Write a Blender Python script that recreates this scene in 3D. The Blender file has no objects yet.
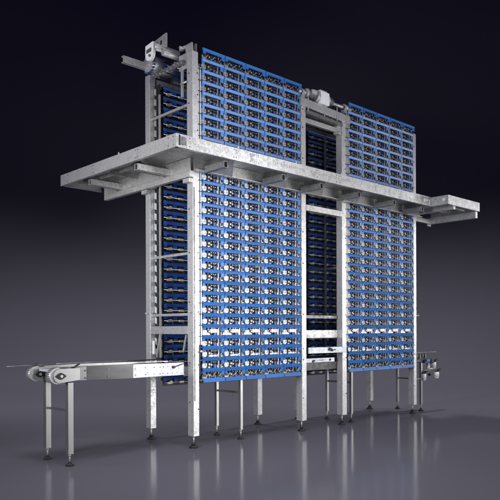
import bpy, math, random
from mathutils import Vector
random.seed(7)
scn = bpy.context.scene
col = scn.collection

# ------------------------------------------------------------------ materials
def new_mat(name):
    m = bpy.data.materials.new(name); m.use_nodes = True
    nt = m.node_tree
    return m, nt, nt.nodes['Principled BSDF']

def steel(name, c0, c1, metallic=.85, r0=.3, r1=.5, scale=14, bump=.08, spangle=True, stretch=(1, 1, 1)):
    m, nt, b = new_mat(name)
    tc = nt.nodes.new('ShaderNodeNewGeometry')
    mp = nt.nodes.new('ShaderNodeMapping'); mp.inputs['Scale'].default_value = stretch
    nt.links.new(tc.outputs['Position'], mp.inputs['Vector'])
    n = nt.nodes.new('ShaderNodeTexNoise'); n.inputs['Scale'].default_value = scale * .35
    n.inputs['Detail'].default_value = 6; n.inputs['Roughness'].default_value = .65
    nt.links.new(mp.outputs[0], n.inputs['Vector'])
    v = nt.nodes.new('ShaderNodeTexVoronoi'); v.inputs['Scale'].default_value = scale * 2.2
    nt.links.new(mp.outputs[0], v.inputs['Vector'])
    mix = nt.nodes.new('ShaderNodeMix'); mix.data_type = 'FLOAT'
    mix.inputs[0].default_value = .28 if spangle else .0
    nt.links.new(n.outputs['Fac'], mix.inputs[2])
    sep = nt.nodes.new('ShaderNodeSeparateColor'); nt.links.new(v.outputs['Color'], sep.inputs[0])
    nt.links.new(sep.outputs[0], mix.inputs[3])
    cr = nt.nodes.new('ShaderNodeMapRange'); cr.inputs[1].default_value = .25; cr.inputs[2].default_value = .75
    nt.links.new(mix.outputs[0], cr.inputs[0])
    cm = nt.nodes.new('ShaderNodeMix'); cm.data_type = 'RGBA'
    cm.inputs[6].default_value = (*c0, 1); cm.inputs[7].default_value = (*c1, 1)
    nt.links.new(cr.outputs[0], cm.inputs[0]); nt.links.new(cm.outputs[2], b.inputs['Base Color'])
    rr = nt.nodes.new('ShaderNodeMapRange'); rr.inputs[3].default_value = r1; rr.inputs[4].default_value = r0
    nt.links.new(cr.outputs[0], rr.inputs[0]); nt.links.new(rr.outputs[0], b.inputs['Roughness'])
    b.inputs['Metallic'].default_value = metallic
    bp = nt.nodes.new('ShaderNodeBump'); bp.inputs['Strength'].default_value = bump; bp.inputs['Distance'].default_value = .01
    nt.links.new(mix.outputs[0], bp.inputs['Height']); nt.links.new(bp.outputs[0], b.inputs['Normal'])
    return m

def plain(name, c, rough=.5, metallic=0, var=.15, scale=9, obj_var=0, scuff=(.16, .22, .36)):
    m, nt, b = new_mat(name)
    g = nt.nodes.new('ShaderNodeNewGeometry')
    n = nt.nodes.new('ShaderNodeTexNoise'); n.inputs['Scale'].default_value = scale; n.inputs['Detail'].default_value = 5
    nt.links.new(g.outputs['Position'], n.inputs['Vector'])
    cm = nt.nodes.new('ShaderNodeMix'); cm.data_type = 'RGBA'
    cm.inputs[6].default_value = (*[x * (1 - var) for x in c], 1)
    cm.inputs[7].default_value = (*[min(1, x * (1 + var)) for x in c], 1)
    nt.links.new(n.outputs['Fac'], cm.inputs[0]); nt.links.new(cm.outputs[2], b.inputs['Base Color'])
    b.inputs['Roughness'].default_value = rough; b.inputs['Metallic'].default_value = metallic
    if obj_var:
        oi = nt.nodes.new('ShaderNodeObjectInfo'); hs = nt.nodes.new('ShaderNodeHueSaturation')
        mv = nt.nodes.new('ShaderNodeMapRange'); mv.inputs[3].default_value = 1 - obj_var; mv.inputs[4].default_value = 1 + obj_var
        nt.links.new(oi.outputs['Random'], mv.inputs[0]); nt.links.new(mv.outputs[0], hs.inputs['Value'])
        # fine scuffs
        n2 = nt.nodes.new('ShaderNodeTexNoise'); n2.inputs['Scale'].default_value = 60; n2.inputs['Detail'].default_value = 8
        mp2 = nt.nodes.new('ShaderNodeMapping'); mp2.inputs['Scale'].default_value = (.25, 1, 1.6)
        nt.links.new(g.outputs['Position'], mp2.inputs[0]); nt.links.new(mp2.outputs[0], n2.inputs['Vector'])
        th_ = nt.nodes.new('ShaderNodeMapRange'); th_.inputs[1].default_value = .56; th_.inputs[2].default_value = .72; th_.inputs[3].default_value = 0; th_.inputs[4].default_value = .32
        nt.links.new(n2.outputs['Fac'], th_.inputs[0])
        sc_ = nt.nodes.new('ShaderNodeMix'); sc_.data_type = 'RGBA'; sc_.inputs[7].default_value = (*scuff, 1)
        nt.links.new(th_.outputs[0], sc_.inputs[0]); nt.links.new(cm.outputs[2], hs.inputs['Color']); nt.links.new(hs.outputs[0], sc_.inputs[6])
        nt.links.new(sc_.outputs[2], b.inputs['Base Color'])
    return m

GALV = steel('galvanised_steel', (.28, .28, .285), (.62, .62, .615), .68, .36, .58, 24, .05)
POST = steel('post_steel', (.38, .38, .39), (.65, .65, .65), .66, .36, .54, 22, .04)
STAIN = steel('stainless_steel', (.34, .34, .34), (.40, .40, .40), .9, .30, .36, 2, 0, False)
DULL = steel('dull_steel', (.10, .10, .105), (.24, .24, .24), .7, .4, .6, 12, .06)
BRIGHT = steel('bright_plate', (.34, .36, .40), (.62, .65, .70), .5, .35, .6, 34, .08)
DARK = plain('dark_chain', (.025, .025, .028), .45, .6, .5, 40)
RUBBER = plain('black_rubber', (.012, .012, .013), .55)
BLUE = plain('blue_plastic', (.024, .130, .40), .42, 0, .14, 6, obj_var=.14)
DBLUE = plain('shaded_blue_plastic', (.020, .075, .32), .45, 0, .35, 12)  # blue plastic darkened: shade inside the towers put into the colour
MID = steel('dimmed_plate', (.20, .19, .18), (.46, .45, .44), .5, .4, .6, 30, .04)  # dimmer copy of the bright plate; weaker light put into its colour
BACKM = plain('brightened_casting', (.62, .61, .60), .5, .5, .4, 30)  # back-run castings, colour raised to brighten the dim interior
CAST = plain('cast_aluminium', (.45, .45, .46), .42, .6, .2, 25)
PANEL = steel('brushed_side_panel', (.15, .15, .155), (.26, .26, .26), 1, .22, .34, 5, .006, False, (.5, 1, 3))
PANEL_REFL = steel('panel_dark_reflection', (.035, .035, .037), (.09, .09, .092), 1, .24, .36, 3, .0, False, (.5, 1, 3))  # darker panel steel, paints the dark reflection along the conveyor side
DARKP = steel('dark_side_panel', (.06, .06, .062), (.12, .12, .12), .6, .4, .6, 10, .04)
WPAINT = plain('white_housing', (.72, .73, .76), .4, 0, .06)
ORANGE = plain('orange_plastic', (.75, .22, .03), .5)
STAMP = plain('stamp_ink', (.30, .30, .31), .6, .3)

# ------------------------------------------------------------------ mesh builder
class MB:
    def __init__(s): s.v = []; s.f = []; s.sm = []
    def box(s, u0, u1, v0, v1, z0, z1):
        b = len(s.v)
        s.v += [(u0, v0, z0), (u1, v0, z0), (u1, v1, z0), (u0, v1, z0), (u0, v0, z1), (u1, v0, z1), (u1, v1, z1), (u0, v1, z1)]
        for q in ((0, 3, 2, 1), (4, 5, 6, 7), (0, 1, 5, 4), (1, 2, 6, 5), (2, 3, 7, 6), (3, 0, 4, 7)):
            s.f.append(tuple(b + i for i in q)); s.sm.append(False)
        return s
    def prism(s, poly, axis, a, b):
        """poly: 2-D points; extruded along axis between a and b. axis 0: (v,z), 1: (u,z), 2: (u,v)"""
        n = len(poly); k = len(s.v)
        for t in (a, b):
            for p, q in poly:
                s.v.append((t, p, q) if axis == 0 else (p, t, q) if axis == 1 else (p, q, t))
        s.f.append(tuple(k + i for i in range(n))); s.sm.append(False)
        s.f.append(tuple(k + n + i for i in reversed(range(n)))); s.sm.append(False)
        for i in range(n):
            j = (i + 1) % n
            s.f.append((k + i, k + n + i, k + n + j, k + j)); s.sm.append(False)
        return s
    def cyl(s, p0, p1, r, r1=None, n=14):
        r1 = r if r1 is None else r1
        p0 = Vector(p0); p1 = Vector(p1); d = (p1 - p0).normalized()
        a = d.orthogonal().normalized(); c = d.cross(a); k = len(s.v)
        for p, rr in ((p0, r), (p1, r1)):
            for i in range(n):
                t = 2 * math.pi * i / n
                s.v.append(tuple(p + (a * math.cos(t) + c * math.sin(t)) * rr))
        for i in range(n):
            j = (i + 1) % n
            s.f.append((k + i, k + j, k + n + j, k + n + i)); s.sm.append(True)
        s.f.append(tuple(k + i for i in reversed(range(n)))); s.sm.append(False)
        s.f.append(tuple(k + n + i for i in range(n))); s.sm.append(False)
        return s
    def bar(s, p0, p1, w, h=None):
        h = h or w
        p0 = Vector(p0); p1 = Vector(p1); d = (p1 - p0).normalized()
        up = Vector((0, 0, 1)) if abs(d.z) < .95 else Vector((0, 1, 0))
        a = d.cross(up).normalized() * w / 2; c = d.cross(a).normalized() * h / 2; k = len(s.v)
        for p in (p0, p1):
            for x, y in ((-1, -1), (1, -1), (1, 1), (-1, 1)): s.v.append(tuple(p + a * x + c * y))
        for q in ((0, 1, 2, 3), (7, 6, 5, 4), (0, 4, 5, 1), (1, 5, 6, 2), (2, 6, 7, 3), (3, 7, 4, 0)):
            s.f.append(tuple(k + i for i in q)); s.sm.append(False)
        return s
    def mesh(s, name, m):
        me = bpy.data.meshes.new(name); me.from_pydata(s.v, [], s.f)
        me.polygons.foreach_set('use_smooth', s.sm)
        me.materials.append(m); me.update()
        import bmesh
        bm = bmesh.new(); bm.from_mesh(me); bmesh.ops.recalc_face_normals(bm, faces=bm.faces); bm.to_mesh(me); bm.free()
        return me
    def build(s, name, m, parent=None, bevel=0):
        o = bpy.data.objects.new(name, s.mesh(name, m)); col.objects.link(o)
        if parent: o.parent = parent; o.matrix_parent_inverse.identity(); o.location = -wloc(parent)
        if bevel:
            b = o.modifiers.new('bevel', 'BEVEL'); b.width = bevel; b.segments = 2; b.limit_method = 'ANGLE'
        return o

def each(name, m, parent, items):
    for it in items: it.build(name, m, parent)

def wloc(o):
    l = Vector(o.location)
    while o.parent: o = o.parent; l += o.location
    return l

def tag(o, label, cat, group=None):
    o['label'] = label; o['category'] = cat
    if group: o['group'] = group
    return o
def thing(name, label, cat, loc, group=None):
    o = bpy.data.objects.new(name, None); o.empty_display_size = .2; col.objects.link(o); o.location = loc
    return tag(o, label, cat, group)
def link(name, mesh, parent, loc):
    o = bpy.data.objects.new(name, mesh); col.objects.link(o); o.parent = parent; o.location = loc
    return o

# ------------------------------------------------------------------ camera
th = math.radians(46.855)
S, C = math.sin(th), math.cos(th)
def cam2uv(X, Y):
    a = X + .772; b = Y - 9.105
    return (a * S + b * C, -a * C + b * S)
cu, cv = cam2uv(0, 0)
cam = bpy.data.cameras.new('camera'); co = bpy.data.objects.new('camera', cam); col.objects.link(co)
cam.sensor_width = 36; cam.lens = 654.18 / 500 * 36; cam.shift_y = (330.42 - 250) / 500
cam.clip_end = 200
co.location = (cu, cv, 1.6)
fw = Vector((C, S, 0)); roll = math.radians(-.2)
rq = fw.to_track_quat('-Z', 'Y')
from mathutils import Quaternion
co.rotation_mode = 'QUATERNION'; co.rotation_quaternion = Quaternion(fw, -roll) @ rq
scn.camera = co

# ------------------------------------------------------------------ setting
FZ = -.045    # floor level
FR0, FR1 = .09, .15
FLOORC = (.122, .119, .142, 1)
PAPER_A, PAPER_B = (.076, .074, .092, 1), (.080, .078, .096, 1)
def paper_colour(nt):
    g = nt.nodes.new('ShaderNodeNewGeometry'); n = nt.nodes.new('ShaderNodeTexNoise'); n.inputs['Scale'].default_value = .5
    nt.links.new(g.outputs['Position'], n.inputs['Vector'])
    cm = nt.nodes.new('ShaderNodeMix'); cm.data_type = 'RGBA'
    cm.inputs[6].default_value = PAPER_A; cm.inputs[7].default_value = PAPER_B
    nt.links.new(n.outputs['Fac'], cm.inputs[0])
    return g, cm
# polished floor that turns matt towards the sweep behind the machine
m, nt, b = new_mat('polished_floor')
g, pc = paper_colour(nt)
sx = nt.nodes.new('ShaderNodeSeparateXYZ'); nt.links.new(g.outputs['Position'], sx.inputs[0])
bl_ = nt.nodes.new('ShaderNodeMapRange'); bl_.interpolation_type = 'SMOOTHSTEP'
bl_.inputs[1].default_value = .84; bl_.inputs[2].default_value = 1.25
nt.links.new(sx.outputs['Y'], bl_.inputs[0])
n = nt.nodes.new('ShaderNodeTexNoise'); n.inputs['Scale'].default_value = 1.1; n.inputs['Detail'].default_value = 7
nt.links.new(g.outputs['Position'], n.inputs['Vector'])
r = nt.nodes.new('ShaderNodeMapRange'); r.inputs[3].default_value = FR0; r.inputs[4].default_value = FR1
nt.links.new(n.outputs['Fac'], r.inputs[0])
mr = nt.nodes.new('ShaderNodeMix'); mr.data_type = 'FLOAT'; mr.inputs[3].default_value = .9
nt.links.new(bl_.outputs[0], mr.inputs[0]); nt.links.new(r.outputs[0], mr.inputs[2]); nt.links.new(mr.outputs[0], b.inputs['Roughness'])
mc = nt.nodes.new('ShaderNodeMix'); mc.data_type = 'RGBA'; mc.inputs[6].default_value = FLOORC
dt = nt.nodes.new('ShaderNodeVectorMath'); dt.operation = 'DOT_PRODUCT'; dt.inputs[1].default_value = (C, S, 0)
nt.links.new(g.outputs['Position'], dt.inputs[0])
bc = nt.nodes.new('ShaderNodeMapRange'); bc.interpolation_type = 'SMOOTHSTEP'
y0_ = cu * C + cv * S
bc.inputs[1].default_value = y0_ + 9.5; bc.inputs[2].default_value = y0_ + 16.8
nt.links.new(dt.outputs['Value'], bc.inputs[0])
nt.links.new(bc.outputs[0], mc.inputs[0]); nt.links.new(pc.outputs[2], mc.inputs[7]); nt.links.new(mc.outputs[2], b.inputs['Base Color'])
b.inputs['IOR'].default_value = 1.10
ms = nt.nodes.new('ShaderNodeMix'); ms.data_type = 'FLOAT'; ms.inputs[2].default_value = .5; ms.inputs[3].default_value = .1
nt.links.new(bl_.outputs[0], ms.inputs[0]); nt.links.new(ms.outputs[0], b.inputs['Specular IOR Level'])
fm = MB()
for z in (FZ - .01, FZ):
    for X, Y in ((-26, -8), (26, -8), (26, 16.9), (-26, 16.9)):
        fm.v.append((*cam2uv(X, Y), z))
for q in ((0, 3, 2, 1), (4, 5, 6, 7), (0, 1, 5, 4), (1, 2, 6, 5), (2, 3, 7, 6), (3, 0, 4, 7)): fm.f.append(q); fm.sm.append(False)
fl = fm.build('floor', m); fl['kind'] = 'structure'

m, nt, b = new_mat('studio_backdrop_paper')
b.inputs['Roughness'].default_value = .9; b.inputs['Specular IOR Level'].default_value = .1; b.inputs['IOR'].default_value = 1.10
g, cm = paper_colour(nt); nt.links.new(cm.outputs[2], b.inputs['Base Color'])
PAPER = m
prof = [(16.6, FZ - .014), (16.905, FZ - .004), (17, FZ - .004)]
R = 6.0
for i in range(1, 25):
    a = math.pi / 2 * i / 24; prof.append((17 + R * math.sin(a), FZ - .004 + R * (1 - math.cos(a))))
prof.append((17 + R, 20))
mb = MB()
for Y, z in prof:
    for X in (-26, 26):
        u, v = cam2uv(X, Y); mb.v.append((u, v, z))
for i in range(len(prof) - 1):
    mb.f.append((2 * i, 2 * i + 1, 2 * i + 3, 2 * i + 2)); mb.sm.append(True)
bd = mb.build('backdrop', PAPER); bd['kind'] = 'structure'

# ------------------------------------------------------------------ machine frame
U2A, U2B, U3A, U3B, U5A, U5B = 2.215, 2.322, 3.255, 3.368, 5.468, 5.56
VB0, VB1 = 1.04, 1.16
frame = thing('tower_frame', 'tall galvanised steel frame of box posts and cross beams carrying the blue trays', 'machine frame', (2.75, .55, 0))
def post(u0, u1, v0, v1, top, bot=.125):
    p = MB().box(u0, u1, v0, v1, bot, top).build('post', POST, frame, .004)
    cu_, cv_ = (u0 + u1) / 2, (v0 + v1) / 2
    f = MB()
    f.cyl((cu_, cv_, FZ), (cu_, cv_, FZ + .014), .066, .064, 24).cyl((cu_, cv_, FZ + .014), (cu_, cv_, FZ + .045), .062, .024, 24)
    f.cyl((cu_, cv_, FZ + .045), (cu_, cv_, FZ + .07), .034, n=6)
    ft = f.build('foot', RUBBER, frame)
    s = MB().cyl((cu_, cv_, FZ + .05), (cu_, cv_, .135), .010).cyl((cu_, cv_, .112), (cu_, cv_, .124), .024, n=6).build('spindle', CAST, frame)
    return p
post(-.02, .08, 0, .13, 5.50)
post(U2A, U2B, 0, .13, 5.37)
post(U3A, U3B, 0, .13, 5.32)
post(U5A, U5B, 0, .13, 5.46)
post(-.02, .08, VB0, VB1, 5.46)
post(U2A, U2B, VB0, VB1, 5.3)
post(U3A, U3B, VB0, VB1, 5.3)
post(U5A, U5B, VB0, VB1, 5.46)

# cross beams along the left and right ends and beside the middle gap
def end_beams(u0, u1, full=True):
    MB().box(u0, u1, .131, VB0 - .001, 1.55, 1.665).build('beam', GALV, frame, .003)
    for z in (2.69, 1.83, 4.78):
        MB().box(u0 + .02, u0 + .05, .131, VB0 - .001, z - .018, z + .018).build('tie_bar', GALV, frame)
end_beams(-.018, .06)
end_beams(U5A, U5B - .02)
for z in (2.69, 1.83, 4.6):
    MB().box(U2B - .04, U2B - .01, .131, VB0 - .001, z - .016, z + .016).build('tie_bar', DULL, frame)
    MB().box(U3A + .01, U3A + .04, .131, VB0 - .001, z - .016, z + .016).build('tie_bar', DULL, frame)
# thin vertical guide rods on the ends
for u, v in ((-.01, .80), (U2B + .03, .2), (U3A - .06, .8), (U3A - .03, .35), (U2B + .05, .9)):
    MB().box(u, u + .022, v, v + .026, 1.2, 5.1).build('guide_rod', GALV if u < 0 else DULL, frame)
# small stubs/clamps and bolts on the posts
for u, v, z in ((-.02, 1.1, 1.86), (-.02, .05, 1.86)):
    MB().cyl((u - .05, v, z), (u, v, z), .014).build('clamp_stub', CAST, frame)
MB().cyl((U5B, .03, 1.88), (U5B + .09, .03, 1.88), .014).cyl((U5B + .09, .03, 1.88), (U5B + .11, .03, 1.88), .026).build('clamp_stub', CAST, frame)
BOLT = MB().cyl((0, -.008, 0), (0, 0, 0), .009, n=6).mesh('bolt', DARK)
BOLTL = MB().cyl((-.008, 0, 0), (0, 0, 0), .009, n=6).mesh('bolt', DARK)
def bolt(me, parent, p): link('bolt', me, parent, tuple(Vector(p) - wloc(parent)))
for u in ((.065), (U2A + .03), (U3A + .09), (U5A + .02)):
    for z in (.5, 1.12, 1.3, 1.86, 2.69, 3.2, 4.4, 4.9, 5.2):
        bolt(BOLT, frame, (u, -.0005, z))
for z in (.6, 1.15, 2.0, 2.69, 3.3, 4.3, 4.78, 5.2):
    bolt(BOLTL, frame, (-.0205, .08, z))
# adjustment slots and side channel in the near posts
MB().box(-.008, .012, -.005, -.0005, .62, 1.2).box(-.008, .012, -.005, -.0005, 1.2, 3.6).build('post_seam', DULL, frame)
# long horizontal beams behind the trays (seen bright through the gaps)
for a, b_ in ((.0805, U2A - .001), (U3B + .001, U5A - .001)):
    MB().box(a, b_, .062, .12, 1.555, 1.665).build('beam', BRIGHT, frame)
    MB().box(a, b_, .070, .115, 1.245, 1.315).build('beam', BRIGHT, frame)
    MB().box(a, b_, .062, .11, 5.30, 5.37).build('beam', GALV, frame)
    MB().box(a, b_, VB0 + .02, VB1 - .02, 1.555, 1.665).build('beam', GALV, frame)
    MB().box(a, b_, VB0 + .02, VB1 - .02, 5.32, 5.42).build('beam', GALV, frame)
# middle gap
MB().box(U2B + .001, U3A - .001, VB0 + .02, VB1 - .02, 1.555, 1.665).build('beam', GALV, frame)
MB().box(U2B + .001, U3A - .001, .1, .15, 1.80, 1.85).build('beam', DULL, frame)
MB().box(U2B + .001, U3A - .001, .09, .17, 1.47, 1.60).build('beam', GALV, frame)
g1 = MB().box(U2B + .03, U3A + .07, -.03, -.001, 1.215, 1.315).build('cross_plate', BRIGHT, frame, .003)
for x, z, r_ in ((2.86, 1.27, .02), (2.895, 1.285, .018), (2.93, 1.262, .022), (2.86, 1.295, .014), (3.0, 1.27, .01)):
    MB().cyl((x, -.05, z), (x, -.0305, z), r_, n=10).build('switch_knob', RUBBER, frame)
# upper gap: light channel + dull inner channel, perforated arm
MB().box(U2B + .001, U3A - .001, .04, .10, 5.02, 5.095).build('beam', GALV, frame, .003)
MB().box(U2B + .05, U3A - .03, .2, .22, 5.12, 5.17).build('beam', GALV, frame, .003)
MB().box(U2B + .001, U3A + .03, -.012, .06, 3.56, 3.655).build('beam', GALV, frame, .003)
MB().box(U3A - .11, U3A - .02, .0, .1, 4.98, 5.12).cyl((U3A - .07, -.02, 5.0), (U3A - .07, 0, 5.0), .03).build('bearing_block', CAST, frame, .003)
pf = MB().box(2.50, 2.53, .25, .9, 4.72, 4.84)
pf.build('perforated_arm', GALV, frame)
for i in range(6): MB().cyl((2.497, .32 + i * .1, 4.78), (2.4995, .32 + i * .1, 4.78), .02).build('arm_hole', RUBBER, frame)
# drive beam on top of the middle gap
MB().prism([(U2A - .05, 5.372), (U3B + .06, 5.322), (U3B + .06, 5.19), (U2A - .05, 5.24)], 1, -.05, -.002).build('drive_beam', GALV, frame, .003)
MB().prism([(U2A + .12, 5.14), (U3A - .02, 5.12), (U3A - .02, 5.165), (U2A + .12, 5.20)], 1, -.04, .1).build('drive_beam', DULL, frame)
for u in (U2B - .01, 2.72, 3.05, U3A + .05):
    MB().box(u, u + .016, -.062, -.051, 5.17, 5.40).build('stiffener', GALV, frame)
# near post head: gusset plate, little cross bracket
MB().box(-.025, -.02, .10, .30, 5.28, 5.50).build('gusset', GALV, frame)
MB().box(-.015, .005, .02, .16, 5.505, 5.62).box(-.02, .075, .055, .075, 5.505, 5.57).cyl((-.015, .2, 5.58), (-.09, .2, 5.58), .02).box(-.05, -.01, .14, .26, 5.56, 5.60).build('head_bracket', GALV, frame)
MB().box(.04, .06, .0, .06, 5.505, 5.61).build('head_bracket', DULL, frame)

# ------------------------------------------------------------------ top-left turning shaft, tensioner
turn = thing('turning_head', 'chain turning wheel with white bearing fork and slotted plate above the left posts', 'chain wheel', (0, .8, 5.45))
MB().prism([(-.50, 5.50), (.0, 5.50), (.0, 5.60), (-.50, 5.60)], 1, 1.00, 1.02).box(-.50, 0, 1.02, 1.06, 5.585, 5.60).box(-.50, 0, 1.02, 1.06, 5.50, 5.512).build('support_channel', GALV, turn)
MB().prism([(.94, 5.68), (.40, 5.63), (.40, 5.83), (.43, 5.835), (.93, 5.77)], 0, -.17, -.155).build('slotted_plate', GALV, turn, .002)
for v in (.53, .86): MB().box(-.1725, -.1702, v - .02, v + .02, 5.70, 5.76).build('plate_slot', RUBBER, turn)
w = MB().cyl((-.12, .93, 5.56), (.10, .93, 5.56), .128, n=28).cyl((-.135, .93, 5.56), (-.12, .93, 5.56), .05, n=16)
w.build('wheel', CAST, turn)
for i in range(20):
    t = 2 * math.pi * i / 20
    for uu in (-.12, .08):
        MB().bar((uu, .93 + .134 * math.cos(t), 5.56 + .134 * math.sin(t)), (uu + .03, .93 + .134 * math.cos(t), 5.56 + .134 * math.sin(t)), .040, .014).build('wheel_link', DBLUE if i % 3 else DARK, turn)
fk = []
for i in range(15):
    t = math.pi + math.pi * i / 14; fk.append((.72 + .095 * math.cos(t), 5.60 + .095 * math.sin(t)))
fk += [(.815, 5.74), (.625, 5.76)]
MB().prism(fk, 0, -.25, -.20).build('bearing_fork', WPAINT, turn, .004)
MB().prism([(.66, 5.625), (.78, 5.62), (.78, 5.67), (.66, 5.68)], 0, -.256, -.251).cyl((-.27, .69, 5.57), (-.25, .69, 5.57), .018).build('fork_slot', DULL, turn)
MB().cyl((-.24, .62, 5.69), (.2, .62, 5.69), .05, n=16).cyl((-.25, .55, 5.62), (.3, .55, 5.62), .022).cyl((-.2, .45, 5.55), (.3, .45, 5.55), .04).build('shaft', CAST, turn)
cr_ = MB()
for i in range(9):
    v = .18 + i * .085
    cr_.cyl((-.1, v, 5.36 + .02 * math.sin(i)), (.12, v, 5.36 + .02 * math.sin(i)), .018)
cr_.box(-.07, -.06, .14, .9, 5.33, 5.40)
cr_.build('roller_chain', DULL, turn)
for q in range(4): MB().bar((-.04, .30 + q * .16, 5.33), (-.01, .42 + q * .16, 5.46), .03, .008).build('chain_plate', CAST, turn)
MB().bar((-.03, .22, 5.4), (-.03, .22, 4.9), .03).cyl((-.05, .24, 5.08), (-.05, .1, 5.08), .012).build('tension_rod', CAST, turn)

# ------------------------------------------------------------------ tray elevators
PITCH = .1565; MOD = .41; NR = 29; ZB = 1.063
fl_m = MB()
BARP = [(-.036, -.016), (-.020, 0), (-.004, 0), (-.004, -.050), (-.024, -.050)]
fl_m.prism(BARP, 0, .004, .400)
fl_m.prism([(-.022, -.045), (-.006, -.045), (-.006, -.104), (-.014, -.104)], 0, .345, .400)
fl_m.prism([(-.020, -.045), (-.006, -.045), (-.006, -.084), (-.014, -.084)], 0, .004, .050)
fl_m.box(.06, .33, -.0255, -.02, -.044, -.038)
FLAP = fl_m.mesh('flap', BLUE)
bt = MB().prism([(-.044, -.056), (-.022, 0), (-.004, 0), (-.030, -.060)], 0, .004, .400).box(.01, .395, -.03, -.02, -.03, -.02).mesh('flap_wide', BLUE)
def carrier(pm, mode, seed):
    rr = random.Random(seed)
    st, dk, bl_ = MB(), MB(), MB()
    for i in range(5):
        x = i * MOD
        j = rr.uniform(-.004, .004)
        st.prism([(x + .004, -.148), (x + .004, -.09), (x + .018, -.078), (x + .070, -.078), (x + .082 + j, -.092), (x + .082, -.135), (x + .066, -.148)], 1, -.006, .004)
        dk.box(x + .004, x + .078, -.0088, -.0062, -.121, -.117)
        dk.box(x + .056, x + .060, -.0088, -.0062, -.117, -.080)
        bl_.box(x + .006, x + .026, -.0085, .014, -.157, -.138)
        st.box(x + .120, x + .150, .004, .022, -.150, -.134)
        dk.cyl((x + .235, -.004, -.085), (x + .235, .022, -.085), .014, n=8)
        st.box(x + .345, x + .352, -.008, .02, -.157, -.106)
        dk.box(x + .315, x + .40, -.002, .004, -.118, -.108)
        dk.box(x + .088, x + .094, -.008, .022, -.157, -.056)
        for q in range(3): st.box(x + .184 + q * .036, x + .196 + q * .036, .008, .022, -.075 - .012 * (q % 2), -.062)
        st.box(x + .270, x + .292, -.002, .006, -.150, -.120 + j)
        st.box(x + .345, x + .398, .004, .010, -.150, -.136)
        dk.box(x + .268, x + .274, -.006, .022, -.157, -.07)
        dk.cyl((x + .125, -.012, -.100), (x + .125, .022, -.100), .027, n=12)
        st.cyl((x + .125, -.018, -.100), (x + .125, .002, -.100), .013, n=10)
        st.cyl((x + .170, .0, -.112 + j), (x + .170, .03, -.112 + j), .018, n=10)
        dk.box(x + .100, x + .114, -.004, .03, -.157, -.05)
        dk.box(x + .156, x + .168, -.002, .03, -.157, -.05)
        dk.box(x + .182, x + .305, .020, .030, -.157, -.06)  # dark plate standing in for the unlit slot
        bl_.box(x + .225, x + .262, .0, .022, -.157, -.105)
        st.box(x + .300, x + .311, -.003, .02, -.157, -.052)
        dk.box(x + .322, x + .336, -.001, .03, -.157, -.052)
        dk.box(x + .205, x + .213, -.004, .02, -.157, -.055)
        if mode == 'plated':
            st.box(x + .10, x + .30, -.006, .002, -.118, -.070); st.box(x - .03 if i else x, x + .125, -.010, -.0062, -.150, -.118)  # extra wide bright plates across this row
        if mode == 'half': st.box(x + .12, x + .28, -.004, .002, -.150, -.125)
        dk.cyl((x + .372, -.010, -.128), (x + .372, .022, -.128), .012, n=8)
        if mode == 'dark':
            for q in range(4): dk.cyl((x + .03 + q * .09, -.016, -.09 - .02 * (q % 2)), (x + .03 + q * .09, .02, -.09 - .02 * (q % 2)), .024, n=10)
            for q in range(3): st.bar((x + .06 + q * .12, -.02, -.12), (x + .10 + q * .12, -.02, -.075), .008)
    bl_.box(0, 5 * MOD, .008, .014, -.157, -.150)
    st.cyl((0, .003, -.112), (5 * MOD, .003, -.112), .0025, n=6)
    dk.cyl((0, .022, -.100), (5 * MOD, .022, -.100), .010, n=8)
    return st.mesh('end_plates', pm), dk.mesh('links_and_backing', DARK), bl_.mesh('liner', DBLUE)
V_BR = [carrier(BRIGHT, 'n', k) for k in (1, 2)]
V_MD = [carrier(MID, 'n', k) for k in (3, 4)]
V_PLATED = carrier(BRIGHT, 'plated', 5); V_HALF = carrier(BRIGHT, 'half', 6); V_DK = carrier(MID, 'dark', 7)
bk, bs, bd_ = MB(), MB(), MB()
for i in range(5):
    x = i * MOD
    bk.prism(BARP, 0, x + .004, x + .398)
    bk.box(x + .01, x + .07, -.01, .08, -.075, -.03); bk.box(x + .2, x + .26, -.01, .06, -.11, -.03)
    bs.cyl((x + .13, -.005, -.1), (x + .13, .05, -.1), .024, n=10)
    bs.box(x + .06, x + .12, -.01, .02, -.125, -.095); bs.box(x + .28, x + .36, -.01, .01, -.12, -.09)
    bd_.box(x + .005, x + .19, .02, .03, -.157, -.0); bd_.box(x + .21, x + .40, .02, .03, -.157, -.0)  # near-black backing plates added to darken the interior behind the trays
bk.box(0, 5 * MOD - .01, -.010, -.003, -.04, -.03); bs.cyl((0, 0, -.105), (5 * MOD - .01, 0, -.105), .006, n=6); bd_.box(0, 5 * MOD, .022, .028, -.09, -.06)
BACKB = bk.mesh('tray_back', DBLUE); BACKS = bs.mesh('end_plates', BACKM); BACKD = bd_.mesh('links_and_backing', DARK)

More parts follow.
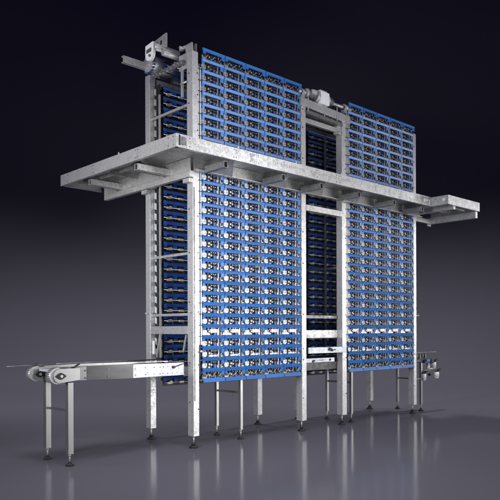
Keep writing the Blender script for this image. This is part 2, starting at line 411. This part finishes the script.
def elevator(u0, label, other):
    t = thing('tray_elevator', label, 'tray elevator', (u0, .02, ZB), 'blue tray elevators')
    for i in range(NR + 1):
        z = i * PITCH if i < NR else 5.580 - ZB
        zw = z + ZB
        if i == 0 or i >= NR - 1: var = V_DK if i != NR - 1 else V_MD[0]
        elif i == 4: var = V_PLATED
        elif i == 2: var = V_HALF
        elif other and zw < 3.95: var = random.choice(V_BR)  # brighter plate colour paints the stronger light on the lower left trays
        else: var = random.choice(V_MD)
        tr = bpy.data.objects.new('tray', var[0]); col.objects.link(tr); tr.parent = t
        tr.location = (random.uniform(-.002, .002), random.uniform(-.002, .002) - (.02 if i == NR else 0), z + random.uniform(-.002, .002))
        link('links_and_backing', var[1], tr, (0, 0, 0))
        link('liner', var[2], tr, (0, 0, 0))
        for k_ in range(5):
            f = link('flap', FLAP, tr, (k_ * MOD, 0, 0))
            f.rotation_euler = (math.radians(random.uniform(-1.5, 1.5)), math.radians(random.uniform(-.12, .12)), math.radians(random.uniform(-.2, .2)))
            if i == NR: f.rotation_euler.x = math.radians(-14)
    lo = bpy.data.objects.new('lowest_tray', MB().cyl((0, 0, -.04), (5 * MOD, 0, -.04), .012, n=8).mesh('rod', DARK)); col.objects.link(lo); lo.parent = t; lo.location = (0, 0, .925 - ZB)
    for k_ in range(5): link('flap', bt, lo, (k_ * MOD, 0, 0))
    for q in range(5):
        tr = link('tray', BACKB, t, (0, .12 + .165 * q, 5.41 + .05 * math.sin((q + .5) / 5 * math.pi) - ZB)); tr.rotation_euler.x = math.radians(60 + 15 * q)
        link('end_plates', BACKS, tr, (0, 0, 0)); link('links_and_backing', BACKD, tr, (0, 0, 0))
    for i in range(-1, NR - 1):
        tr = link('tray', BACKB, t, (0, .93, i * PITCH + .01))
        link('end_plates', BACKS, tr, (0, -.03, 0)); link('links_and_backing', BACKD, tr, (0, 0, 0))
# guide strips beside the trays, with ladder-like ticks
    lft = other
    gs = MB(); tk = MB()
    for a in (-.072, -.034) if lft else (-.045, -.02):
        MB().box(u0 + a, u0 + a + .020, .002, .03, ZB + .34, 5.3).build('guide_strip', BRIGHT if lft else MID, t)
    tk.box(u0 - .051, u0 - .036, .012, .03, ZB - .1, 5.3)
    for i in range(2, NR - 1):
        tk.box(u0 - .074, u0 - .012, -.001, .015, ZB + i * PITCH - .02, ZB + i * PITCH - .008)
    tk.build('guide_chain', DARK, t)
    # back run side chain with bright links seen from the end
    gl = MB()
    for i in range(NR - 2):
        z = ZB + i * PITCH
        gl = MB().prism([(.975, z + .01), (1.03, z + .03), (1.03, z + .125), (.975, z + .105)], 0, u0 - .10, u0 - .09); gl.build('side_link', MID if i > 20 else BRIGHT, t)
    gb = MB().box(u0 - .08, u0 - .07, .9, 1.04, ZB + .1, 5.3)
    gb.build('chain_guide', DARK, t)
    # top rollers where the trays turn over
    for vv in (.3, .7): MB().cyl((u0, vv, 5.30), (u0 + 5 * MOD, vv, 5.30), .035, n=16).build('turn_roller', DARK, t)
    bt2 = MB()
    bt2.cyl((u0, .2, 1.0), (u0 + 5 * MOD, .2, 1.0), .03, n=12)
    bt2.build('bottom_roller', DULL, t)
    return t
e1 = elevator(.148, 'left of the two blue tray elevators, beside the bright corner post where the conveyor enters', True)
e2 = elevator(3.418, 'right of the two blue tray elevators, farther from the infeed conveyor and beside the landing', False)
cat = MB().box(1.93, 1.965, -.019, -.012, 4.85, 4.865).build('tray_marker', ORANGE, e1)

# middle section: horizontal transfer trays seen at the back through the gap
mid = thing('transfer_chain', 'dark blue chain of trays behind the narrow gap between the towers', 'tray chain', (2.8, .9, 1))
for i in range(-1, 26):
    z = ZB + .01 + i * PITCH
    b1 = MB().prism([(.93, z), (.96, z + .012), (.96, z - .034), (.94, z - .034)], 0, 2.34, 2.76)
    b1.prism([(.93, z), (.96, z + .012), (.96, z - .034), (.94, z - .034)], 0, 2.79, 3.24).box(2.5, 2.56, .96, 1.0, z - .1, z - .03)
    b1.box(2.34, 3.24, .94, .95, z - .03, z - .02)
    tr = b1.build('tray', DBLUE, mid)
    MB().cyl((2.72, .95, z - .07), (2.72, .99, z - .07), .022).box(2.38, 2.46, .96, .97, z - .12, z - .05).box(3.0, 3.07, .96, .97, z - .11, z - .06).build('tray_roller', BACKM, tr)
    MB().box(2.35, 2.52, .985, .99, z - .157, z).box(2.51, 3.22, .986, .992, z - .157, z - .01).build('links_and_backing', DARK, tr)  # near-black backing, darkens the view through the gap

# ------------------------------------------------------------------ gear motor
gm = thing('gear_motor', 'white gear motor with ribbed cylinder on the drive beam between the towers', 'gear motor', (2.85, .02, 5.40))
zc = 5.475
GREYP = plain('grey_cast_paint', (.42, .425, .44), .45, .2, .12, 30)
MB().box(2.755, 2.975, -.085, .085, 5.36, 5.565).prism([(-.075, 5.566), (.075, 5.566), (.05, 5.60), (-.05, 5.60)], 0, 2.78, 2.95).box(2.80, 2.93, -.092, -.0855, 5.42, 5.52).build('gearbox', WPAINT, gm, .012)
MB().cyl((2.47, 0, zc + .005), (2.70, 0, zc), .070, n=24).box(2.53, 2.64, -.11, -.05, zc - .02, zc + .05).build('motor_body', GREYP, gm)
for i in range(7): MB().cyl((2.49 + i * .031, 0, zc), (2.498 + i * .031, 0, zc), .084, n=24).build('cooling_rib', DULL, gm)
MB().cyl((2.69, 0, zc), (2.7545, 0, zc), .092, n=24).cyl((2.70, 0, zc), (2.715, 0, zc), .10, n=8).build('flange', GREYP, gm)
MB().cyl((2.9755, 0, zc), (3.0, 0, zc), .088, n=24).build('flange', GREYP, gm)
MB().cyl((3.0, 0, zc), (3.13, 0, zc - .01), .080, .06, 24).build('fan_cover', GREYP, gm)
for q in range(4): MB().cyl((3.02 + q * .028, 0, zc - .002 * q), (3.028 + q * .028, 0, zc - .002 * q), .086 - .004 * q, n=24).build('cooling_rib', DULL, gm)
MB().cyl((2.15, 0, zc), (2.47, 0, zc), .028).build('drive_shaft', CAST, gm)
MB().cyl((2.95, 0, zc - .01), (3.5, 0, zc - .01), .028).build('drive_shaft', CAST, gm)
for u in (2.20, 3.29):
    MB().cyl((u, 0, zc), (u + .05, 0, zc),   .052, n=18).cyl((u + .049, 0, zc), (u + .10, 0, zc), .045, n=18).box(u + .0, u + .045, -.05, .05, 5.36, zc).cyl((u + .01, -.06, zc - .03), (u + .01, -.03, zc - .03), .014, n=6).build('shaft_bearing', CAST, gm)
for o_ in gm.children:
    if o_.name.split('.')[0] in ('gearbox', 'motor_body', 'cooling_rib', 'flange', 'fan_cover'): o_.location.x -= .15

# ------------------------------------------------------------------ service platform (wing, front, landing)
PZ0, PZ1 = 3.895, 4.062
plat = thing('service_platform', 'galvanised catwalk wrapping the towers, with folded edge beams and tube brackets', 'platform', (0, 0, PZ0))
UL, VF, VE, UR, UJ, VJ = -.762, -.61, 2.43, 6.30, 5.13, -.95
def fascia(u0, v0, u1, v1):
    d = Vector((u1 - u0, v1 - v0, 0)); L = d.length; d.normalize(); n_ = Vector((-d.y, d.x, 0))   # inward = left of direction
    t = .006; lip = .05
    mb = MB()
    def q(a, b, c, e, z0, z1):
        k = len(mb.v)
        P = [Vector((u0, v0, 0)) + d * a + n_ * c, Vector((u0, v0, 0)) + d * b + n_ * c, Vector((u0, v0, 0)) + d * b + n_ * e, Vector((u0, v0, 0)) + d * a + n_ * e]
        for z in (z0, z1):
            for p in P: mb.v.append((p.x, p.y, z))
        for qd in ((0, 3, 2, 1), (4, 5, 6, 7), (0, 1, 5, 4), (1, 2, 6, 5), (2, 3, 7, 6), (3, 0, 4, 7)):
            mb.f.append(tuple(k + i for i in qd)); mb.sm.append(False)
    q(0, L, 0, t, PZ0, PZ1); q(.006, L - .006, t, lip, PZ1 - t, PZ1 - .0005); q(.006, L - .006, t, lip, PZ0 + .0005, PZ0 + t)
    return mb.build('edge_beam', GALV, plat)
jn = [0.62, 2.4, 4.1]
fascia(UL, VE, UL, VF)
fascia(UL + .0065, VF, jn[0] - .002, VF); fascia(jn[0] + .002, VF, jn[1] - .002, VF); fascia(jn[1] + .002, VF, jn[2] - .002, VF); fascia(jn[2] + .002, VF, UJ, VF)
fascia(UJ, VF - .0005, UJ, VJ); fascia(UJ + .0065, VJ, UR - .0065, VJ); fascia(UR, VJ, UR, .12)
fascia(-.04, VE, UL + .0065, VE)
dk = MB()
DZ = 3.985
dk.box(UL + .007, -.05, VF + .007, VE - .007, DZ, DZ + .03)
dk.box(-.049, 5.62, VF + .007, -.06, DZ, DZ + .03)
dk.box(UJ + .007, UR - .007, VJ + .007, VF + .006, DZ, DZ + .03).box(5.621, UR - .007, VF + .0065, .12, DZ, DZ + .03)
dk.build('deck', GALV, plat)
# deck support tubes (open ends)
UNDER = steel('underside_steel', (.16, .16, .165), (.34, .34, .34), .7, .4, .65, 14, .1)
def tube(p0, p1, w=.085, h=.085, tm=None):
    """open-ended box tube; p0 is the visible end, axis along u or v"""
    t_ = .006
    ax = 0 if abs(p0[0] - p1[0]) > abs(p0[1] - p1[1]) else 1
    lo_, hi_ = sorted((p0[ax], p1[ax])); c_ = p0[1 - ax]; zc_ = (p0[2] + p1[2]) / 2
    mbt = MB(); pl_ = MB()
    def bx(mb_, a0, a1, c0, c1, z0, z1):
        mb_.box(a0, a1, c0, c1, z0, z1) if ax == 0 else mb_.box(c0, c1, a0, a1, z0, z1)
    bx(mbt, lo_, hi_, c_ - w / 2, c_ + w / 2, zc_ + h / 2 - t_, zc_ + h / 2)
    bx(mbt, lo_, hi_, c_ - w / 2, c_ + w / 2, zc_ - h / 2, zc_ - h / 2 + t_)
    bx(mbt, lo_ + .0004, hi_ - .0004, c_ - w / 2 + .0004, c_ - w / 2 + t_, zc_ - h / 2 + t_ - .001, zc_ + h / 2 - t_ + .001)
    bx(mbt, lo_ + .0004, hi_ - .0004, c_ + w / 2 - t_, c_ + w / 2 - .0004, zc_ - h / 2 + t_ - .001, zc_ + h / 2 - t_ + .001)
    mbt.build('bracket_tube', tm or GALV, plat)
    bx(pl_, lo_ + .03, hi_ - .03, c_ - w / 2 + t_ + .0005, c_ + w / 2 - t_ - .0005, zc_ - h / 2 + t_ + .0005, zc_ + h / 2 - t_ - .0005)  # solid near-black plug painting the shade inside the tube
    pl_.build('tube_shade', VOID, plat)
VOID = plain('tube_inner_shade', (.003, .003, .003), .9, 0)
zt = 3.853
tube((-.66, 1.70, zt), (-.12, 1.70, zt)); tube((-.66, .45, zt), (-.12, .45, zt))
for u in (.13, 1.25, 2.1, 3.05, 4.05, 4.95):
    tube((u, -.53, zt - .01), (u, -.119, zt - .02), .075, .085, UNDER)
# main beams under the deck, along the posts
MB().box(-.118, -.05, -.06, 2.2, 3.72, 3.805).box(-.118, -.10, -.06, 2.2, 3.806, 3.98).build('main_beam', GALV, plat, .003)
MB().box(-.048, 5.6, -.118, -.052, 3.81, 3.825).box(-.048, 5.6, -.064, -.052, 3.826, 3.98).build('main_beam', GALV, plat)
for u in (.13, 1.25, 2.1, 3.05, 4.05, 4.95):
    MB().prism([(-.50, 3.81), (-.50, 3.806), (-.119, 3.806), (-.119, 3.98), (-.56, 3.98), (-.56, 3.90)], 0, u + .05, u + .056).build('gusset', DULL, plat)
    a = u + .06
    k = MB(); i0 = len(k.v)
    k.v += [(a, -.12, 3.815), (a + .42, -.12, 3.815), (a + .24, -.35, 3.975), (a + .08, -.35, 3.975)]
    k.f.append((0, 1, 2, 3)); k.sm.append(False)
    k.build('sloped_web', GALV, plat)
    MB().cyl((u + .14, -.30, 3.87), (u + .17, -.30, 3.87), .03).build('bolt_head', RUBBER, plat)
for v in (.45, 1.70):
    MB().prism([(-.60, 3.98), (-.119, 3.98), (-.119, 3.80), (-.16, 3.80)], 1, v + .05, v + .056).build('gusset', DULL, plat)
for v, z in ((.62, 3.84), (1.2, 3.90), (2.0, 3.90)): MB().box(-.60, -.13, v, v + .01, z, 3.98).build('deck_rib', DULL, plat)
MB().box(-.46, -.44, .64, 2.3, 3.93, 3.98).build('deck_rib', GALV, plat)
# saddle brackets where the beams meet the posts
for (a, b_, c, d_) in ((-.09, -.022, .0, .14), (-.09, -.022, 1.03, 1.17)):
    MB().box(a, b_, c, d_, 3.66, 3.715).build('saddle', GALV, plat)
# landing beams on the right
MB().box(6.17, 6.25, -.93, .10, 3.76, 3.885).build('landing_beam', GALV, plat, .003)
MB().box(6.14, 6.27, .101, .14, 3.72, 3.89).build('landing_beam', DULL, plat, .003)
MB().box(5.561, 6.169, .03, .09, 3.76, 3.84).build('landing_beam', GALV, plat)
MB().box(5.4, 5.47, -.90, -.12, 3.84, 3.93).build('landing_beam', GALV, plat)
MB().box(5.6, 6.0, -.5, -.46, 3.86, 3.93).build('deck_rib', DULL, plat)
MB().box(5.6, 6.0, -.8, -.76, 3.88, 3.93).build('deck_rib', DULL, plat)
BOLTS = MB().cyl((0, -.006, 0), (0, 0, 0), .006, n=6).mesh('bolt', DARK); BOLTSL = MB().cyl((-.006, 0, 0), (0, 0, 0), .006, n=6).mesh('bolt', DARK)
# plugs, bolts, notches and faded mill marks on the edge beams
for u in (-.70, -.66, -.55, .2, .24, .5, .585, .655, 1.9, 2.36, 2.44, 4.06, 4.14, 5.05):
    for z in (3.93, 4.03): bolt(BOLTS, plat, (u, VF - .0005, z))
for v in (-.55, -.45, .25, .3, 1.4, 1.45, 2.2):
    for z in (3.93, 4.03): bolt(BOLTSL, plat, (UL - .0005, v, z))
MB().box(-.69, -.60, VF - .003, VF - .0005, 3.93, 4.03).box(-.66, -.64, VF - .008, VF - .003, 3.95, 4.02).build('end_bracket', DULL, plat)
MB().box(-.72, -.70, VF - .004, VF - .0005, 3.92, 4.05).build('end_bracket', DARK, plat)
# small pegs along the upper edge
for u in (.30, 1.45, 2.5): MB().cyl((u, VF + .02, PZ1), (u, VF + .02, PZ1 + .04), .012).build('peg', CAST, plat)
for v in (.75, ): MB().cyl((UL + .02, v, PZ1), (UL + .02, v, PZ1 + .035), .01).build('peg', CAST, plat)
rs = random.Random(3)
st = MB()
def stroke_word(ua, ub, z0, h, dens):
    u = ua
    while u < ub:
        w_ = rs.uniform(.008, .018); a = rs.uniform(.5, 1)
        zz = z0 + rs.choice((0, 0, h * .3))
        st.box(u, u + w_, VF - .0022, VF - .0004, zz, zz + h * a if zz == z0 else z0 + h)
        if rs.random() < .5:
            st.box(u + w_, u + w_ + .02, VF - .0022, VF - .0004, z0 + h * rs.choice((0, .45, .85)), z0 + h * rs.choice((0, .45, .85)) + h * .16) if False else st.box(u + w_, u + w_ + .02, VF - .0022, VF - .0004, z0 + h * .42, z0 + h * .56)
        u += w_ + rs.uniform(.015, .035) * dens
stroke_word(.95, 1.62, 3.965, .045, 1.3)
stroke_word(1.95, 2.72, 3.965, .045, 1.3)
st.build('mill_stamp', STAMP, plat)
MB().prism([(1.74, 4.01), (1.78, 4.01), (1.81, 3.95), (1.84, 4.01), (1.90, 4.01), (1.84, 3.925), (1.80, 3.92)], 1, VF - .0022, VF - .0004).build('mill_stamp', STAMP, plat)
MB().prism([(.49, 4.03), (.56, 4.04), (.60, 4.02), (.53, 3.985), (.60, 3.96), (.52, 3.93), (.51, 3.97)], 1, VF - .0022, VF - .0004).build('mill_stamp', STAMP, plat)
MB().prism([(3.34, 4.02), (3.42, 4.02), (3.42, 4.005), (3.39, 4.005), (3.39, 3.93), (3.37, 3.93), (3.37, 4.005), (3.34, 4.005)], 1, VF - .0022, VF - .0004).build('mill_stamp', STAMP, plat)
for u, w_ in ((4.42, .06), (4.50, .03), (4.86, .06), (4.95, .04), (5.04, .03)):
    MB().box(u, u + w_, VF - .0022, VF - .0004, 3.95 + (.02 if w_ < .05 else 0), 4.01).build('pale_patch', WPAINT, plat)
MB().cyl((5.05, VF - .004, 3.94), (5.05, VF - .0005, 3.94), .02).build('pale_patch', WPAINT, plat)
MB().cyl((UJ - .003, -.86, 3.99), (UJ - .0005, -.86, 3.99), .035).build('pale_patch', WPAINT, plat)

# ------------------------------------------------------------------ belt conveyor running through the towers
con = thing('belt_conveyor', 'low stainless belt conveyor entering the left tower on its own slim legs', 'conveyor', (2.0, .44, 0))
VN, VR = .12, .76
# near side panel with stepped end
def side(v0, v1, ms):
    MB().prism([(-1.86, .995), (-1.0, .980), (-.32, .985), (-.32, 1.158), (-.55, 1.160), (-1.35, 1.166), (-1.86, 1.158)], 1, v0, v1).build('side_panel', ms, con, .002)
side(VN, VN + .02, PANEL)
MB().prism([(-1.60, .992), (-.931, .982), (-.931, 1.160), (-1.35, 1.164), (-1.60, 1.160)], 1, VN - .004, VN - .0005).build('panel_reflection', PANEL_REFL, con); side(VR - .02, VR, STAIN)  # thin dark sheet painting the panel's dark middle reflection
MB().box(-.93, -.10, VN - .006, VN - .001, .985, 1.157).build('joint_plate', BRIGHT, con)
MB().box(-.0995, 2.2, VN, VN + .02, .965, 1.10).build('side_panel', DULL, con)
MB().box(3.4, 5.56, VN, VN + .02, .965, 1.10).build('side_panel', DULL, con)
MB().box(2.33, 3.12, VN - .05, VN - .03, 1.06, 1.13).build('side_panel', BRIGHT, con, .002)
MB().box(2.2, 3.4, VN, VN + .02, .93, 1.055).build('side_panel', DARKP, con)
MB().box(-.1, 5.6, VR - .02, VR, .965, 1.10).build('side_panel', DULL, con)
k = MB()
for x, z, r_ in ((2.56, 1.08, .02), (2.59, 1.09, .016), (3.0, 1.095, .02)): k.cyl((x, VN - .062, z), (x, VN - .05, z), r_)
k.box(2.68, 2.82, VN - .054, VN - .0505, 1.09, 1.10)
k.build('switch_knob', RUBBER, con)
for x in (-1.9, -1.62, -1.3, -.9, -.74, -.6, -.5, -.45, -.38, -.3, -.22):
    for z in (1.02, 1.11): MB().cyl((x, VN - .011, z), (x, VN - .0005 if x < -.93 else VN - .006, z), .008 if x > -1 else .011, n=8).build('rivet', DULL, con)
MB().bar((-.28, VN - .02, 1.10), (-.12, VN - .02, 1.14), .012).cyl((-.28, VN - .03, 1.10), (-.28, VN - .007, 1.10), .02).build('latch', DARK, con)
# belt bed and rolls
MB().box(-1.84, -.33, VN + .021, VR - .021, 1.10, 1.13).build('belt', DULL, con)
MB().box(-.329, 5.6, VN + .021, VR - .021, 1.10, 1.13).build('belt', DARK, con)
MB().box(-1.98, -1.62, .27, .63, 1.10, 1.128).build('nose_plate', BRIGHT, con)
MB().box(-1.9, -1.7, .27, .63, .98, 1.09).build('nose_plate', DULL, con)
for v0, vd in ((.10, .03), (.66, .59)):
    # drum behind disc
    d = MB().cyl((-1.985, v0 + .031, 1.06), (-1.985, v0 + .125, 1.06), .096, n=30); d.build('drum', CAST, con)
    for i in range(26):
        t = 2 * math.pi * i / 26
        MB().bar((-1.985 + .098 * math.cos(t), v0 + .032, 1.06 + .098 * math.sin(t)), (-1.985 + .098 * math.cos(t), v0 + .12, 1.06 + .098 * math.sin(t)), .016, .006).build('belt_link', DULL, con)
    pl = [(-1.96 + .088 * math.cos(math.radians(a)), 1.06 + .088 * math.sin(math.radians(a))) for a in range(90, 271, 12)]
    pl += [(-1.84, .985), (-1.70, 1.0), (-1.70, 1.148), (-1.84, 1.148)]
    MB().prism(pl, 1, v0 + .005, v0 + .03).build('end_plate', STAIN, con, .003)
    fx, fz = -1.955, 1.058
    MB().prism([(fx - .068, fz), (fx - .03, fz + .028), (fx, fz + .042), (fx + .03, fz + .028), (fx + .068, fz), (fx + .03, fz - .028), (fx, fz - .042), (fx - .03, fz - .028)], 1, v0 - .012, v0 + .004).build('flange_bearing', DARK, con, .002)
    MB().cyl((fx, v0 - .022, fz), (fx, v0 - .0125, fz), .018).build('bearing_hub', CAST, con)
# rails and hooks above the belt
MB().cyl((-2.35, .74, 1.165), (-1.7, .74, 1.175), .006, n=8).cyl((-1.7, .74, 1.175), (-.1, .74, 1.18), .009, n=8).build('guide_rail', DULL, con)
MB().bar((-1.45, VN + .03, 1.180), (-.35, VN + .03, 1.183), .008).build('guide_rail', GALV, con)
MB().bar((-1.78, VN - .0, 1.15), (-1.70, VN + .0, 1.20), .02).cyl((-1.80, VN, 1.14), (-1.80, VN + .05, 1.14), .02).bar((-2.02, .70, 1.15), (-1.97, .70, 1.19), .014).build('rail_clamp', DARK, con)
# legs
def stand(u, v0, v1, w, zt, zb=.41, mat=STAIN):
    for v in (v0, v1):
        lg = MB().box(u - w / 2, u + w / 2, v - w / 2, v + w / 2, .10, zt).build('leg', mat, con, .004)
        MB().cyl((u, v, FZ), (u, v, FZ + .012), .052, n=20).cyl((u, v, FZ + .012), (u, v, FZ + .04), .050, .018, 20).cyl((u, v, FZ + .03), (u, v, FZ + .055), .02, n=6).build('foot', RUBBER, con)
        MB().cyl((u, v, FZ + .035), (u, v, .115), .010).cyl((u, v, .07), (u, v, .10), .017, n=10).build('spindle', CAST, con)
    MB().box(u - .012, u + .012, v0 + w / 2, v1 - w / 2, zb - .014, zb + .014).build('cross_bar', mat if w > .06 else DULL, con)
stand(-1.82, .15, .74, .072, .975, .62)
MB().box(-1.855, -1.785, .187, .703, .945, .975).build('cross_bar', GALV, con)
for u in (1.0, 3.68, 5.95): stand(u, .15, .71, .05, .95, .66 if u < 5 else .6)
# discharge end on the right
MB().box(5.57, 6.15, VN, VN + .03, 1.0, 1.12).box(5.57, 6.1, .3, .5, .93, 1.09).build('end_housing', DARK, con)
MB().box(5.58, 6.58, VN + .05, VN + .07, 1.135, 1.145).box(5.58, 6.58, VR, VR + .02, 1.135, 1.145).build('guide_rail', DULL, con)
MB().box(5.57, 5.9, VN, VN + .08, .60, .63).box(5.57, 6.2, VN + .04, VN + .06, .96, .985).build('strut', DULL, con)
ex = MB()
for i in range(5): ex.box(5.62 + i * .1, 5.66 + i * .1, VN - .03, VN - .001, 1.03 + .02 * (i % 2), 1.1)
ex.build('sensor_block', DULL, con)
mot = []
def small_motor(u, v, z, label):
    t = thing('valve_motor', label, 'small motor', (u, v, z), 'small motors at the discharge end')
    MB().cyl((u, v, z - .06), (u, v, z + .05), .048, n=18).cyl((u, v, z - .085), (u, v, z - .06), .03, .046, 18).build('motor_body', WPAINT, t)
    MB().cyl((u, v, z + .05), (u, v, z + .075), .036, n=16).bar((u, v - .03, z + .085), (u + .09, v - .03, z + .10), .035).build('motor_cap', DARK, t)
    return t
small_motor(5.98, .10, .66, 'pale rounded motor hanging lowest at the discharge end, nearest the tower')
small_motor(6.42, .14, .88, 'uppermost pale rounded motor at the far end of the discharge side')
small_motor(6.40, .06, .68, 'pale rounded motor hanging directly below the uppermost one')
va = thing('valve_bracket', 'grey pipe bracket with a blue block holding the small motors', 'bracket', (6.12, .1, .9))
MB().cyl((6.14, .1, .74), (6.14, .1, .92), .035).cyl((6.14, .1, .80), (6.40, .1, .80), .02).cyl((5.98, .1, .75), (6.14, .1, .78), .022).build('pipe', CAST, va)
MB().box(6.04, 6.16, .06, .14, .945, 1.0).build('blue_block', BLUE, va, .006)
MB().box(6.18, 6.24, .07, .13, .66, .70).build('connector', RUBBER, va)
MB().box(5.96, 6.03, .06, .12, .93, .96).build('connector', RUBBER, va)
MB().box(6.20, 6.30, .06, .12, .93, 1.0).cyl((6.2, .1, .9), (6.36, .1, .93), .012).build('connector', RUBBER, va)

# slanted chute strips under the left cross beam
MB().prism([(.82, 1.54), (.85, 1.54), (.93, 1.2), (.90, 1.2)], 0, .0, .02).build('slant_strip', GALV, frame)
cs = MB().prism([(.18, 1.54), (.21, 1.54), (.28, 1.3), (.25, 1.3)], 0, .0, .02)
cs.build('slant_strip', GALV, frame)
MB().box(.0, .02, .98, 1.02, 1.25, 1.45).build('sensor_plate', WPAINT, frame)

# ------------------------------------------------------------------ light
w = bpy.data.worlds.new('World'); scn.world = w; w.use_nodes = True
w.node_tree.nodes['Background'].inputs[0].default_value = (.26, .12, 1.0, 1)
w.node_tree.nodes['Background'].inputs[1].default_value = .06

def area(name, loc, target, size, power, color=(1, 1, 1), sizey=None, spread=180):
    l = bpy.data.lights.new(name, 'AREA'); l.energy = power; l.color = color; l.size = size
    if sizey: l.shape = 'RECTANGLE'; l.size_y = sizey
    l.spread = math.radians(spread)
    o = bpy.data.objects.new(name, l); col.objects.link(o); o.location = loc
    o.rotation_euler = (Vector(target) - Vector(loc)).to_track_quat('-Z', 'Y').to_euler()
    return o
area('key_softbox', (6.5, -9.0, 1.9), (1.0, 0, 2.0), 3.6, 135, (1, .99, .97), 3.0, 90)
area('right_softbox', (13.0, -6.5, 3.0), (3.8, 0, 3.0), 3.5, 110, (1, 1, .99), 4.0, 90)
area('front_softbox', (-1.0, -8.0, 5.0), (1.5, 0, 3.4), 2.5, 52, (1, 1, 1), 2.5, 90)
area('interior_fill', (-7.5, -2.2, 3.0), (.5, .9, 2.9), 1.6, 90, (1, 1, 1), 3.6, 60)  # unseen fill lamp added to brighten the inside of the towers
area('left_softbox', (-7.5, 3.5, 3.2), (0, .6, 2.9), 2.0, 55, (1, 1, 1), 4.0, 100)
area('post_strip', (3.4, -4.6, 3.2), (-.2, 0, 2.8), .7, 9, (1, 1, 1), 4.5, 40)
area('floor_fill', (-2.5, -3.5, 9.0), (-1.0, -2.6, 0), 4.0, 130, (.97, .97, 1), 4.0, 75)  # unseen fill lamp added to lift the foreground floor
area('low_softbox', (-2.0, -5.0, .5), (1.5, .2, 4.0), 3.0, 30, (1, 1, 1), .8, 90)

def spot(name, X, Y, z, tX, tY, tz, power, ang, color):
    l = bpy.data.lights.new(name, 'SPOT'); l.energy = power; l.color = color; l.spot_size = math.radians(ang); l.spot_blend = 1
    l.shadow_soft_size = .4
    o = bpy.data.objects.new(name, l); col.objects.link(o)
    u, v = cam2uv(X, Y); tu, tv = cam2uv(tX, tY)
    o.location = (u, v, z); o.rotation_euler = (Vector((tu, tv, tz)) - Vector((u, v, z))).to_track_quat('-Z', 'Y').to_euler()
for X in (-9, -3, 3, 9):
    spot('backdrop_spot', X, 15.0, 11.0, X, 17.6, .0, 2900, 96, (1, .98, 1.0))

scn.view_settings.view_transform = 'Standard'; scn.view_settings.look = 'None'; scn.view_settings.exposure = 0
scn.render.engine = 'CYCLES'
scn.cycles.max_bounces = 6
